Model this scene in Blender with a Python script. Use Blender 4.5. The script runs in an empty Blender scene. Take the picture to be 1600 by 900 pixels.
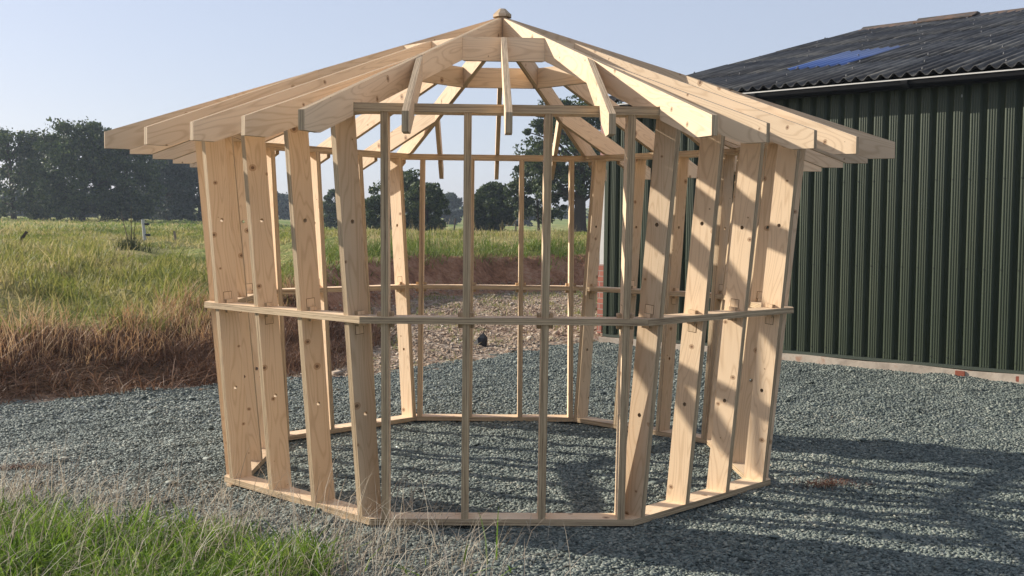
import bpy, bmesh, math, os
import numpy as np
from mathutils import Vector, Matrix

rng = np.random.default_rng(7)
C = bpy.context.scene.collection
R = math.radians

# ------------------------------------------------------------------ camera
F_PX, CAM = 1733.6, np.array([0.0324, -7.0952, 1.4866])
PITCH, YAW, ROLL = R(-2.8803), R(-0.389), R(0.6324)
ROT = R(1.1615)                                   # how far the gazebo is turned
fw = np.array([-math.sin(YAW) * math.cos(PITCH), math.cos(YAW) * math.cos(PITCH), math.sin(PITCH)])
rt0 = np.array([math.cos(YAW), math.sin(YAW), 0.0])
up0 = np.cross(rt0, fw)
rt = rt0 * math.cos(ROLL) + up0 * math.sin(ROLL)
up = -rt0 * math.sin(ROLL) + up0 * math.cos(ROLL)


def ray_at(u, v, dist):
    """world point seen at photo pixel (u, v) at this distance along the view axis"""
    return CAM + dist * (fw + rt * (u - 800) / F_PX + up * (450 - v) / F_PX)


cd = bpy.data.cameras.new('camera')
cam = bpy.data.objects.new('camera', cd)
C.objects.link(cam)
M = Matrix.Identity(4)
for i in range(3):
    M[i][0], M[i][1], M[i][2], M[i][3] = rt[i], up[i], -fw[i], CAM[i]
cam.matrix_world = M
cd.sensor_width = 36.0
cd.lens = 36.0 * F_PX / 1600.0
cd.clip_end = 3000
cd.clip_start = 0.05
bpy.context.scene.camera = cam

# ------------------------------------------------------------------ sun, sky, exposure
SUN_EL, SUN_AZ = R(24.4), R(180 - 22.4)           # azimuth counter-clockwise from +X
S = Vector((math.cos(SUN_AZ) * math.cos(SUN_EL), math.sin(SUN_AZ) * math.cos(SUN_EL), math.sin(SUN_EL)))
ld = bpy.data.lights.new('sun', 'SUN')
ld.energy = 4.2
ld.angle = R(0.53)
ld.color = (1.0, 0.925, 0.81)
sun = bpy.data.objects.new('sun', ld)
sun.rotation_euler = S.to_track_quat('Z', 'Y').to_euler()
sun.location = S * 30
C.objects.link(sun)

w = bpy.data.worlds.new('World')
bpy.context.scene.world = w
w.use_nodes = True
nt = w.node_tree
sky = nt.nodes.new('ShaderNodeTexSky')
sky.sky_type = 'NISHITA'
sky.sun_disc = False
sky.sun_elevation = SUN_EL
sky.sun_rotation = R(90) - SUN_AZ
sky.air_density = 1.0
sky.dust_density = 1.0
sky.ozone_density = 2.0
bg = nt.nodes['Background']
bg.inputs[1].default_value = 0.104
# thin morning veil: the blue is washed out towards a pale lavender grey
tint = nt.nodes.new('ShaderNodeMix'); tint.data_type = 'RGBA'; tint.blend_type = 'MULTIPLY'
tint.inputs[0].default_value = 1.0
tint.inputs[7].default_value = (0.98, 0.86, 0.88, 1)
veil = nt.nodes.new('ShaderNodeMix'); veil.data_type = 'RGBA'
veil.inputs[0].default_value = 0.62
veil.inputs[7].default_value = (3.1, 3.4, 4.1, 1)
nt.links.new(sky.outputs[0], tint.inputs[6])
nt.links.new(tint.outputs[2], veil.inputs[6])
nt.links.new(veil.outputs[2], bg.inputs[0])

sc = bpy.context.scene
sc.view_settings.view_transform = 'Standard'
sc.view_settings.look = 'None'
sc.view_settings.gamma = 1.0
sc.view_settings.use_curve_mapping = False
sc.view_settings.exposure = 0.85
sc.render.engine = 'CYCLES'
sc.cycles.use_denoising = True
sc.cycles.max_bounces = 8
sc.cycles.diffuse_bounces = 4
sc.cycles.transparent_max_bounces = 4
sc.cycles.volume_bounces = 0


# ------------------------------------------------------------------ node helpers
class NT:
    def __init__(self, name):
        self.m = bpy.data.materials.new(name)
        self.m.use_nodes = True
        self.t = self.m.node_tree
        self.b = self.t.nodes['Principled BSDF']
        self.out = self.t.nodes['Material Output']

    def n(self, kind, **kw):
        nd = self.t.nodes.new('ShaderNode' + kind)
        for k, v in kw.items():
            setattr(nd, k, v)
        return nd

    def l(self, a, b):
        self.t.links.new(a, b)

    def val(self, sock, v):
        if hasattr(v, 'is_output'):
            self.l(v, sock)
        else:
            sock.default_value = v

    def math(self, op, a, b=0.0, c=0.0, clamp=False):
        nd = self.n('Math', operation=op, use_clamp=clamp)
        self.val(nd.inputs[0], a)
        self.val(nd.inputs[1], b)
        self.val(nd.inputs[2], c)
        return nd.outputs[0]

    def vmath(self, op, a, b=(0, 0, 0)):
        nd = self.n('VectorMath', operation=op)
        self.val(nd.inputs[0], a)
        self.val(nd.inputs[1], b)
        return nd.outputs[0]

    def noise(self, vec, scale, detail=3.0, rough=0.55, dist=0.0):
        nd = self.n('TexNoise')
        if vec is not None:
            self.l(vec, nd.inputs['Vector'])
        nd.inputs['Scale'].default_value = scale
        nd.inputs['Detail'].default_value = detail
        nd.inputs['Roughness'].default_value = rough
        nd.inputs['Distortion'].default_value = dist
        return nd.outputs['Fac']

    def ramp(self, fac, stops, interp='LINEAR'):
        nd = self.n('ValToRGB')
        cr = nd.color_ramp
        cr.interpolation = interp
        while len(cr.elements) < len(stops):
            cr.elements.new(0.5)
        for e, (p, c) in zip(cr.elements, stops):
            e.position = p
            e.color = (c[0], c[1], c[2], 1) if len(c) > 1 else (c[0], c[0], c[0], 1)
        self.val(nd.inputs[0], fac)
        return nd.outputs['Color']

    def mix(self, fac, a, b, mode='MIX'):
        nd = self.n('Mix', data_type='RGBA', blend_type=mode)
        self.val(nd.inputs[0], fac)
        for s, v in ((nd.inputs[6], a), (nd.inputs[7], b)):
            if hasattr(v, 'is_output'):
                self.l(v, s)
            else:
                s.default_value = (v[0], v[1], v[2], 1)
        return nd.outputs[2]

    def bump(self, h, strength=0.4, dist=0.01):
        nd = self.n('Bump')
        nd.inputs['Strength'].default_value = strength
        nd.inputs['Distance'].default_value = dist
        self.l(h, nd.inputs['Height'])
        self.l(nd.outputs[0], self.b.inputs['Normal'])

    def col(self, c):
        if hasattr(c, 'is_output'):
            self.l(c, self.b.inputs['Base Color'])
        else:
            self.b.inputs['Base Color'].default_value = (c[0], c[1], c[2], 1)

    def rough(self, v):
        self.val(self.b.inputs['Roughness'], v)

    def spec(self, v):
        self.b.inputs['Specular IOR Level'].default_value = v

    def obj(self):
        return self.n('TexCoord').outputs['Object']

    def pos(self):
        return self.n('NewGeometry').outputs['Position']

    def island(self):
        return self.n('NewGeometry').outputs['Random Per Island']


def mat_wood():
    """spruce LVL: pale rotary veneer on the wide faces (local Y), glued layers on the edges"""
    m = NT('spruce_lvl')
    oi = m.n('ObjectInfo')
    co = m.vmath('ADD', m.obj(), m.vmath('MULTIPLY', m.n('CombineXYZ').outputs[0], (0, 0, 0)))
    sh = m.n('CombineXYZ')
    m.l(m.math('MULTIPLY', oi.outputs['Random'], 37.0), sh.inputs[0])
    m.l(m.math('MULTIPLY', oi.outputs['Random'], 91.0), sh.inputs[2])
    co = m.vmath('ADD', m.obj(), sh.outputs[0])
    # local normal
    vt = m.n('VectorTransform', vector_type='NORMAL', convert_from='WORLD', convert_to='OBJECT')
    m.l(m.n('NewGeometry').outputs['True Normal'], vt.inputs[0])
    sx = m.n('SeparateXYZ')
    m.l(vt.outputs[0], sx.inputs[0])
    wide = m.math('GREATER_THAN', m.math('ABSOLUTE', sx.outputs[1]), 0.7)
    # cathedral figure
    base = m.noise(m.vmath('MULTIPLY', co, (1.3, 1.0, 9.0)), 1.0, 1.5, 0.4, 0.35)
    rings = m.math('SINE', m.math('MULTIPLY', base, 95.0))
    rings = m.math('POWER', m.math('MULTIPLY_ADD', rings, 0.5, 0.5), 5.0)
    streak = m.noise(m.vmath('MULTIPLY', co, (3.0, 1.0, 130.0)), 1.0, 3.0, 0.6)
    patch = m.noise(co, 2.2, 2.0)
    c = m.mix(streak, (0.70, 0.515, 0.33), (0.785, 0.615, 0.43))
    c = m.mix(m.math('MULTIPLY', rings, 0.38), c, (0.40, 0.245, 0.125))
    c = m.mix(m.math('MULTIPLY', patch, 0.35), c, (0.68, 0.48, 0.285))
    tone = m.math('MULTIPLY_ADD', m.noise(m.vmath('MULTIPLY', co, (1.2, 1.0, 3.0)), 1.0, 3.0), 0.30, m.math('MULTIPLY_ADD', oi.outputs['Random'], 0.30, 0.70))
    c = m.mix(1.0, c, m.mix(0.0, tone, (0, 0, 0)), 'MULTIPLY')
    # knots
    s2 = m.n('SeparateXYZ')
    m.l(co, s2.inputs[0])
    c2 = m.n('CombineXYZ')
    m.l(s2.outputs[0], c2.inputs[0])
    m.l(m.math('MULTIPLY', s2.outputs[2], 0.8), c2.inputs[1])
    vo = m.n('TexVoronoi', voronoi_dimensions='2D', feature='F1')
    vo.inputs['Scale'].default_value = 6.5
    m.l(c2.outputs[0], vo.inputs['Vector'])
    sc3 = m.n('SeparateColor')
    m.l(vo.outputs['Color'], sc3.inputs[0])
    size = m.math('MULTIPLY', m.math('SUBTRACT', sc3.outputs[0], 0.42), 0.22)
    kn = m.math('LESS_THAN', vo.outputs['Distance'], size)
    kc = m.math('LESS_THAN', vo.outputs['Distance'], m.math('MULTIPLY', size, 0.45))
    c = m.mix(m.math('MULTIPLY', kn, 0.55), c, (0.33, 0.17, 0.075))
    c = m.mix(m.math('MULTIPLY', kc, 0.75), c, (0.10, 0.045, 0.02))
    # laminated edge
    lam = m.noise(m.vmath('MULTIPLY', co, (1.1, 260.0, 2.0)), 1.0, 2.0, 0.7)
    lam2 = m.noise(m.vmath('MULTIPLY', co, (9.0, 330.0, 9.0)), 1.0, 2.0, 0.7)
    e = m.ramp(m.math('MULTIPLY_ADD', lam2, 0.35, m.math('MULTIPLY', lam, 0.65)),
               [(0.36, (0.14, 0.09, 0.05)), (0.45, (0.34, 0.24, 0.14)), (0.54, (0.50, 0.37, 0.225)), (0.68, (0.64, 0.49, 0.31))])
    m.col(m.mix(wide, e, c))
    m.rough(0.62)
    m.spec(0.3)
    m.bump(m.math('ADD', streak, lam), 0.15, 0.002)
    return m.m


def mat_simple(name, col, rough=0.6, spec=0.4, var=0.0, scale=8.0, metallic=0.0):
    m = NT(name)
    if var:
        f = m.noise(m.obj(), scale, 4.0)
        m.col(m.mix(f, [x * (1 - var) for x in col], [min(1, x * (1 + var)) for x in col]))
    else:
        m.col(col)
    m.rough(rough)
    m.spec(spec)
    m.b.inputs['Metallic'].default_value = metallic
    return m.m


def mat_island(name, stops, rough=0.7, spec=0.25, transl=0.0, posvar=None):
    """colour picked per loose piece (blade, leaf, stone)"""
    m = NT(name)
    f = m.island()
    if posvar:
        sc_, amt = posvar
        nz = m.noise(m.pos(), sc_, 3.0)
        f = m.math('ADD', m.math('MULTIPLY', f, 1 - amt), m.math('MULTIPLY', m.math('MULTIPLY_ADD', nz, 2.6, -0.8, True), amt), clamp=True)
    c = m.ramp(f, stops)
    m.col(c)
    m.rough(rough)
    m.spec(spec)
    if transl:
        tr = m.n('BsdfTranslucent')
        m.l(c, tr.inputs[0])
        mx = m.n('MixShader')
        mx.inputs[0].default_value = transl
        m.l(m.b.outputs[0], mx.inputs[1])
        m.l(tr.outputs[0], mx.inputs[2])
        m.l(mx.outputs[0], m.out.inputs[0])
    return m.m


# ------------------------------------------------------------------ object helpers
def tag(o, label=None, cat=None, group=None, kind=None):
    if label: o['label'] = label
    if cat: o['category'] = cat
    if group: o['group'] = group
    if kind: o['kind'] = kind
    return o


def empty(name, loc=(0, 0, 0), parent=None):
    o = bpy.data.objects.new(name, None)
    o.location = loc
    o.empty_display_size = 0.2
    C.objects.link(o)
    if parent: o.parent = parent
    return o


def link(name, me, mat, parent=None, matrix=None):
    o = bpy.data.objects.new(name, me)
    C.objects.link(o)
    if mat is not None: me.materials.append(mat)
    if parent is not None: o.parent = parent
    if matrix is not None: o.matrix_local = matrix
    return o


def mesh_np(name, V, F, smooth=False):
    """V (n,3); F list of index arrays (m,k)"""
    me = bpy.data.meshes.new(name)
    V = np.asarray(V, dtype=np.float32)
    F = [np.asarray(f, dtype=np.int32) for f in F if len(f)]
    loops = np.concatenate([f.ravel() for f in F])
    sizes = np.concatenate([np.full(len(f), f.shape[1], dtype=np.int32) for f in F])
    starts = np.zeros(len(sizes), dtype=np.int32)
    starts[1:] = np.cumsum(sizes)[:-1]
    me.vertices.add(len(V))
    me.vertices.foreach_set('co', V.ravel())
    me.loops.add(len(loops))
    me.loops.foreach_set('vertex_index', loops)
    me.polygons.add(len(sizes))
    me.polygons.foreach_set('loop_start', starts)
    if smooth:
        me.polygons.foreach_set('use_smooth', np.ones(len(sizes), dtype=bool))
    me.update(calc_edges=True)
    return me


def bm_mesh(name, bm, smooth=False):
    bmesh.ops.recalc_face_normals(bm, faces=bm.faces)
    me = bpy.data.meshes.new(name)
    bm.to_mesh(me)
    bm.free()
    if smooth:
        for p in me.polygons: p.use_smooth = True
    return me


def prism(outline, t, holes=(), y0=None):
    """outline in local (x, z), extruded along local y, thickness t; holes (x, z, r) go right through"""
    bm = bmesh.new()
    loops = [list(outline)]
    for hx, hz, hr in holes:
        loops.append([(hx + hr * math.cos(a * math.pi / 6), hz + hr * math.sin(a * math.pi / 6)) for a in range(12)])
    ya, yb = (-t / 2, t / 2) if y0 is None else (y0, y0 + t)
    rings = []
    for y in (ya, yb):
        es, vs = [], []
        for lp in loops:
            v = [bm.verts.new((x, y, z)) for x, z in lp]
            vs.append(v)
            es += [bm.edges.new((v[i], v[(i + 1) % len(v)])) for i in range(len(v))]
        if len(loops) == 1:
            bm.faces.new(vs[0])
        else:
            bmesh.ops.triangle_fill(bm, use_beauty=True, use_dissolve=False, edges=es)
        rings.append(vs)
    for a, b in zip(*rings):
        for i in range(len(a)):
            j = (i + 1) % len(a)
            bm.faces.new((a[i], a[j], b[j], b[i]))
    return bm


def add_box(bm, lo, hi, mtx=None):
    vs = []
    for x in (lo[0], hi[0]):
        for y in (lo[1], hi[1]):
            for z in (lo[2], hi[2]):
                p = Vector((x, y, z))
                vs.append(bm.verts.new(mtx @ p if mtx else p))
    for f in ((0, 1, 3, 2), (4, 6, 7, 5), (0, 4, 5, 1), (2, 3, 7, 6), (0, 2, 6, 4), (1, 5, 7, 3)):
        bm.faces.new([vs[i] for i in f])


def add_tube(bm, pts, radii, n=8, cap=True):
    rings = []
    for i, p in enumerate(pts):
        p = Vector(p)
        d = (Vector(pts[min(i + 1, len(pts) - 1)]) - Vector(pts[max(i - 1, 0)])).normalized()
        a = d.orthogonal().normalized() if abs(d.z) < 0.98 else Vector((1, 0, 0))
        if abs(d.z) >= 0.98:
            a = (a - d * a.dot(d)).normalized()
        b = d.cross(a)
        rings.append([bm.verts.new(p + (a * math.cos(k * 2 * math.pi / n) + b * math.sin(k * 2 * math.pi / n)) * radii[i]) for k in range(n)])
    for q, r in zip(rings, rings[1:]):
        for k in range(n):
            bm.faces.new((q[k], q[(k + 1) % n], r[(k + 1) % n], r[k]))
    if cap:
        bm.faces.new(rings[0][::-1])
        bm.faces.new(rings[-1])


def frame(x, y, z, o):
    m = Matrix.Identity(4)
    for i in range(3):
        m[i][0], m[i][1], m[i][2], m[i][3] = x[i], y[i], z[i], o[i]
    return m


def blades(P, h, wd, dirs, lean, facing=None):
    """grass blades as bent tapering strips; returns V, faces"""
    n = len(P)
    if facing is None:
        facing = rng.uniform(0, math.pi, n)
    side = np.stack([np.cos(facing), np.sin(facing), np.zeros(n)], 1)
    d = np.stack([np.cos(dirs), np.sin(dirs), np.zeros(n)], 1)
    V = np.zeros((n, 7, 3))
    ts = (0, 0.4, 0.75, 1.0)
    ws = (1.0, 0.85, 0.5)
    for i, t in enumerate(ts):
        c = P + d * (lean * h * t ** 1.8)[:, None]
        c[:, 2] += h * t * (1 - 0.45 * np.minimum(lean, 1.2) * t)
        if i < 3:
            o = side * (wd * ws[i] * 0.5)[:, None]
            V[:, 2 * i] = c - o
            V[:, 2 * i + 1] = c + o
        else:
            V[:, 6] = c
    b = (np.arange(n) * 7)[:, None]
    q = np.concatenate([b + np.array([0, 1, 3, 2]), b + np.array([2, 3, 5, 4])])
    t = b + np.array([4, 5, 6])
    return V.reshape(-1, 3), [q, t]


# ================================================================== GAZEBO
WOOD = mat_wood()
KERF = mat_simple('dark_kerf', (.16, .085, .04), .9, .1)
A_B, Z_B = 1.60, 0.050           # outer apothem and top of the base plate
A_M, Z_M = 1.6975, 1.0684        # top of the middle rail
A_T, Z_T = 1.7865, 2.0915        # top of the head plate
LEAN = (A_T - A_B) / (Z_T - Z_B)
DEPTH, T_STUD, T_PLATE = 0.128, 0.036, 0.033
SL_HIP, Z_AP, R_EAVE = 0.3517, 2.8474, 2.3733
SL = SL_HIP / math.cos(R(22.5))
T22 = math.tan(R(22.5))
V_RAF = 0.138

gaz = empty('gazebo_frame')
tag(gaz, 'unfinished octagonal timber gazebo frame with bare rafters standing on gravel', 'gazebo')


def wall_frame(k):
    a = R(-90 + 45 * k) + ROT
    return np.array([math.cos(a), math.sin(a), 0.0]), np.array([-math.sin(a), math.cos(a), 0.0])


def ring_piece(name, k, a_out, width, z_top, t, parent):
    n, tg = wall_frame(k)
    a_in = a_out - width
    g = 0.0006
    out = [(-a_out * T22 + g, a_out), (a_out * T22 - g, a_out), (a_in * T22 - g, a_in), (-a_in * T22 + g, a_in)]
    # local x along the wall, local z outward, local y vertical (the veneer faces)
    out = [(x, z - a_out) for x, z in out]
    m = frame(tg, (0, 0, 1), n, n * a_out + np.array([0, 0, z_top - t / 2]))
    return link(name, bm_mesh(name, prism(out, t)), WOOD, parent, m)


un = math.sqrt(1 + LEAN * LEAN)
zkeys = rng.uniform(-1, 1, 64)
for k in range(8):
    n, tg = wall_frame(k)
    ring_piece('base_plate', k, A_B, DEPTH, Z_B, T_PLATE, gaz)
    ring_piece('mid_rail', k, A_M + 0.004, DEPTH + 0.008, Z_M, T_PLATE, gaz)
    ring_piece('top_plate', k, A_T + 0.003, DEPTH + 0.006, Z_T, 0.040, gaz)
    U = (n * LEAN + np.array([0, 0, 1])) / un
    N = (n - np.array([0, 0, 1]) * LEAN) / un
    for j, off in enumerate((-0.588, -0.193, 0.198, 0.588) if k else (-0.584, -0.187, 0.200, 0.598)):
        O = n * (A_B - DEPTH / 2) + tg * off + np.array([0, 0, Z_B])

        def loc(r, z):
            d = np.array([r - (A_B - DEPTH / 2), z - Z_B])
            return ((d[0] * LEAN + d[1]) / un, (d[0] - d[1] * LEAN) / un)
        zt, zb = Z_T - 0.038, Z_B - 0.003
        ao = lambda z: A_B + LEAN * (z - Z_B)
        outl = [loc(ao(zb), zb), loc(ao(zt), zt), loc(ao(zt) - DEPTH, zt), loc(ao(zb) - DEPTH, zb)]
        holes = []
        for hz in (0.575 + 0.012 * zkeys[k * 4 + j], 1.535 + 0.01 * zkeys[k * 4 + j]):
            x, z = loc(ao(hz) - DEPTH * 0.52, hz)
            holes.append((x, z, 0.011))
        st = link('stud', bm_mesh('stud', prism(outl, T_STUD, holes)), WOOD, gaz, frame(U, np.cross(N, U), N, O))
        # the locking key through the stud at the middle rail, with its flush pocket patch
        bm = bmesh.new()
        zc = Z_M - T_PLATE / 2
        x, z = loc(ao(zc) - DEPTH * 0.5, zc)
        sg = 1 if (k + j) % 2 else -1
        hx = T_PLATE / 2
        add_box(bm, (x - hx - 0.021, -0.041, z - 0.022), (x - hx - 0.0015, 0.041, z + 0.022))
        add_box(bm, (x + hx + 0.0015, -0.041, z - 0.022), (x + hx + 0.021, 0.041, z + 0.022))
        lo, hi = (x + hx + 0.018, x + hx + 0.062) if sg > 0 else (x - hx - 0.062, x - hx - 0.018)
        add_box(bm, (lo, -T_STUD / 2 - 0.0012, z - 0.024), (hi, T_STUD / 2 + 0.0012, z + 0.024))
        nf = len(bm.faces)
        add_box(bm, (lo - 0.0026, -T_STUD / 2 - 0.0006, z - 0.0268), (hi + 0.0026, T_STUD / 2 + 0.0006, z + 0.0268))
        bm.faces.ensure_lookup_table()
        for f_ in bm.faces[nf:]: f_.material_index = 1
        link('joint_key', bm_mesh('joint_key', bm), WOOD, st).data.materials.append(KERF)


def rafter_outline(sl, r0, r1, r_heel, inner_cut=None):
    zt = lambda r: Z_AP - sl * r
    pts = [(r0, zt(r0)), (r1, zt(r1)), (r1, zt(r1) - 0.09)]
    r_b = r1 - 0.09
    zl = zt(r1) - 0.09
    r_b = (Z_AP - V_RAF - zl) / sl              # where the level cut meets the underside
    pts.append((r_b, zl))
    if r_heel < r_b:
        pts.append((r_heel, zt(r_heel) - V_RAF))
    pts.append((r_heel, Z_T + 0.001))
    r_s = (Z_AP - V_RAF - Z_T - 0.001) / sl
    pts.append((r_s, Z_T + 0.001))
    pts.append((r0, zt(r0) - V_RAF))
    return pts


def rafter(name, radial, side, off, sl, r0, r1, r_heel, t=0.031):
    ln = math.sqrt(1 + sl * sl)
    X = (radial - np.array([0, 0, sl])) / ln          # down the slope
    Zl = (radial * sl + np.array([0, 0, 1])) / ln
    O = side * off + np.array([0, 0, Z_AP])
    out = []
    for r, z in rafter_outline(sl, r0, r1, r_heel):
        d = (r, z - Z_AP)
        out.append(((d[0] - d[1] * sl) / ln, (d[0] * sl + d[1]) / ln))
    return link(name, bm_mesh(name, prism(out, t)), WOOD, gaz, frame(X, np.cross(Zl, X), Zl, O))


hips = []
a_tr = 0.6676 * math.cos(R(22.5))
jacks = []
for k in range(8):
    n, tg = wall_frame(k)
    ah = R(-90 + 22.5 + 45 * k) + ROT
    hd = np.array([math.cos(ah), math.sin(ah), 0.0])
    hs = np.array([-math.sin(ah), math.cos(ah), 0.0])
    hips.append(rafter('hip_rafter', hd, hs, 0.0, SL_HIP, 0.042, R_EAVE, A_T / math.cos(R(22.5)) + 0.004))
    re = R_EAVE * math.cos(R(22.5))
    for off, r0 in ((-0.455, 0.455 / T22), (0.0, a_tr + 0.0015), (0.455, 0.455 / T22)):
        jacks.append(rafter('jack_rafter', n, tg, off, SL, r0, re, A_T + 0.004))
    # trimmer board between two hips
    half = lambda a: a * T22 - 0.0155 / math.cos(R(22.5)) - 0.001
    zt = Z_AP - SL * a_tr - 0.002
    bm = bmesh.new()
    for z in (zt - 0.135, zt):
        pass
    a0, a1 = a_tr, a_tr - 0.033
    out = [(-half(a0), 0.0), (half(a0), 0.0), (half(a0), -0.135), (-half(a0), -0.135)]
    bm.free()
    bm = prism(out, 0.033)
    for v in bm.verts:                        # bevel the ends to the hips
        if v.co.y > 0:
            v.co.x *= half(a1) / half(a0)
    link('trimmer', bm_mesh('trimmer', bm), WOOD, gaz,
         frame(tg, -n, np.cross(tg, -n), n * (a_tr - 0.0165) + np.array([0, 0, zt])))

# a few pencilled strokes on the middle jack rafter of the right front face
jk = jacks[1 * 3 + 1]
inv = jk.matrix_local.inverted()
c0 = inv @ Vector(CAM)
c1 = inv @ Vector(ray_at(1095, 150, 6))
ys = 0.0155 * (1 if c0.y > 0 else -1)
hit = c0 + (c1 - c0) * ((ys - c0.y) / (c1.y - c0.y))
bm = bmesh.new()
arc = lambda cx, cz, rx, rz, a, b: [(cx + rx * math.cos(a + (b - a) * i / 8), cz + rz * math.sin(a + (b - a) * i / 8)) for i in range(9)]
dirx = 1 if (jk.matrix_local.to_3x3() @ Vector((1, 0, 0))).dot(Vector(rt)) > 0 else -1
for st_ in (arc(-.045, 0, .014, .017, .4, 6.0), [(-.02, -.017), (-.012, .012), (0, .019), (.008, .016)], [(-.02, .002), (.002, .004)],
            arc(.026, .008, .011, .010, 2.8, -.8) + [(.014, -.016), (.04, -.015)]):
    pts = [(hit.x + dirx * px, ys * 1.02, hit.z + pz) for px, pz in st_]
    add_tube(bm, pts, [.0012] * len(pts), 4)
link('pencil_mark', bm_mesh('pencil_mark', bm), mat_simple('pencil', (.10, .09, .085), .7), jk)

# king post with its faceted cap
bm = bmesh.new()
rr = []
for z, r in ((Z_AP - 0.20, 0.040), (Z_AP - 0.004, 0.040)):
    rr.append([bm.verts.new((r * math.cos(a * math.pi / 4 + ROT), r * math.sin(a * math.pi / 4 + ROT), z)) for a in range(8)])
for i in range(8):
    bm.faces.new((rr[0][i], rr[0][(i + 1) % 8], rr[1][(i + 1) % 8], rr[1][i]))
bm.faces.new(rr[0][::-1]); bm.faces.new(rr[1])
kp = link('king_post', bm_mesh('king_post', bm), WOOD, gaz)
bm = bmesh.new()
rr = []
for z, r in ((-0.006, 0.062), (0.009, 0.062), (0.047, 0.022)):
    rr.append([bm.verts.new((r * math.cos((a + .5) * math.pi / 4 + ROT), r * math.sin((a + .5) * math.pi / 4 + ROT), Z_AP + z)) for a in range(8)])
for q, r in zip(rr, rr[1:]):
    for i in range(8):
        bm.faces.new((q[i], q[(i + 1) % 8], r[(i + 1) % 8], r[i]))
bm.faces.new(rr[0][::-1]); bm.faces.new(rr[-1])
link('cap', bm_mesh('cap', bm), WOOD, kp)
#SPLIT

# ================================================================== TERRAIN
TOE = np.array([(-60, -34), (-30, -14), (-14, -5), (-7.5, -0.4), (-4.3, 2.3), (-2.9, 3.5), (-2.35, 4.6), (-2.1, 6.5), (-2.3, 9), (-2.5, 13),
                (-1.7, 17.3), (0.2, 19.7), (4, 21.2), (12, 22), (30, 20), (60, 14), (200, -20)], float)
YARD = np.concatenate([TOE, [(200, -200), (-60, -200)]])


def poly_dist(x, y, pts):
    p = np.stack([x, y], -1)
    best = np.full(x.shape, 1e9)
    for a, b in zip(pts[:-1], pts[1:]):
        ab = b - a
        t = np.clip(((p - a) @ ab) / (ab @ ab), 0, 1)
        q = p - (a + t[..., None] * ab)
        best = np.minimum(best, np.hypot(q[..., 0], q[..., 1]))
    return best


def inside(x, y, poly):
    r = np.zeros(x.shape, bool)
    n = len(poly)
    for i in range(n):
        x1, y1 = poly[i]
        x2, y2 = poly[(i + 1) % n]
        if y1 == y2: continue
        c = ((y1 > y) != (y2 > y)) & (x < (x2 - x1) * (y - y1) / (y2 - y1) + x1)
        r ^= c
    return r


_ph = rng.uniform(0, 6.28, (24,))
_an = rng.uniform(0, 6.28, (24,))


def wob(x, y, wl, o=0):
    """cheap smooth noise, about -1..1, wavelength wl"""
    s = 0
    for i in range(6):
        a, k = _an[(i + o) % 24], 6.283 / wl * (0.7 + 0.23 * i)
        s = s + np.sin((x * np.cos(a) + y * np.sin(a)) * k + _ph[(i + 2 * o) % 24])
    return s / 3.0


def smooth(a, b, x):
    t = np.clip((x - a) / (b - a), 0, 1)
    return t * t * (3 - 2 * t)


S_L = ([-1, 0, .5, 1.2, 2.2, 4, 8, 20, 60, 100, 200, 330, 600], [0, 0, .16, .36, .60, .88, 1.06, 1.20, 1.75, 2.3, 4.0, 8.0, 16.0])
S_B = ([-1, 0, .3, .8, 2.0, 4, 10, 60, 100, 200, 330, 600], [0, 0, .34, .86, 1.06, 1.18, 1.32, 1.42, 1.7, 3.4, 8.0, 16.0])


def signed_s(x, y):
    d = poly_dist(x, y, TOE)
    return np.where(inside(x, y, YARD), -d, d) + 0.16 * wob(x, y, 2.3) + 0.05 * wob(x, y, 0.7, 3)


def steepness(x, y):
    q = x / np.maximum(y + 7.1, 1.0)
    return smooth(-0.25, -0.14, q)


def ground_h(x, y):
    s = signed_s(x, y)
    t = steepness(x, y)
    h = np.interp(s, *S_L) * (1 - t) + np.interp(s, *S_B) * t
    amp = smooth(0.0, 3.0, s)
    h = h + amp * (0.07 * wob(x, y, 2.9, 5) + 0.04 * wob(x, y, 1.1, 9))
    rub = smooth(4.2, 6.5, y) * (1 - smooth(-0.2, 0.4, s)) * (1 - smooth(3, 5, x))
    h = h + rub * (0.035 * wob(x, y, 1.7, 2) + 0.015 * wob(x, y, 0.6, 7) + 0.02)
    return h


GRAVEL = np.array([(-60, -34.3), (-30, -14.3), (-14, -5.3), (-7.5, -0.6), (-4.24, 2.2), (-2.78, 3.42), (-1.95, 4.0), (-1.2, 4.35), (-0.65, 5.4),
                   (-0.18, 6.2), (0.55, 7.4), (1.2, 8.35), (2.2, 9.0), (6, 9.4), (60, 9.4), (60, -60), (-60, -60)], float)


def in_gravel(x, y):
    return inside(x + 0.10 * wob(x, y, 0.9, 4) + 0.04 * wob(x, y, .3, 1), y + 0.12 * wob(x, y, 0.8, 8) + 0.04 * wob(x, y, .33, 6), GRAVEL)


def axis(lo, hi, c0, c1, fine, growth=1.13):
    a = list(np.arange(c0, c1, fine))
    st, v = fine, c0
    while v > lo:
        st *= growth; v -= st; a.insert(0, max(v, lo))
    st, v = fine, a[-1]
    while v < hi:
        st *= growth; v += st; a.append(min(v, hi))
    return np.array(a)


def grid_mesh(name, gx, gy, hf):
    X, Y = np.meshgrid(gx, gy)
    Z = hf(X, Y)
    V = np.stack([X, Y, Z], -1).reshape(-1, 3)
    nx, ny = len(gx), len(gy)
    i = np.arange(nx - 1)[None, :] + (np.arange(ny - 1) * nx)[:, None]
    i = i.ravel()
    return mesh_np(name, V, [np.stack([i, i + 1, i + nx + 1, i + nx], 1)], True), X.ravel(), Y.ravel()


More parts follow.
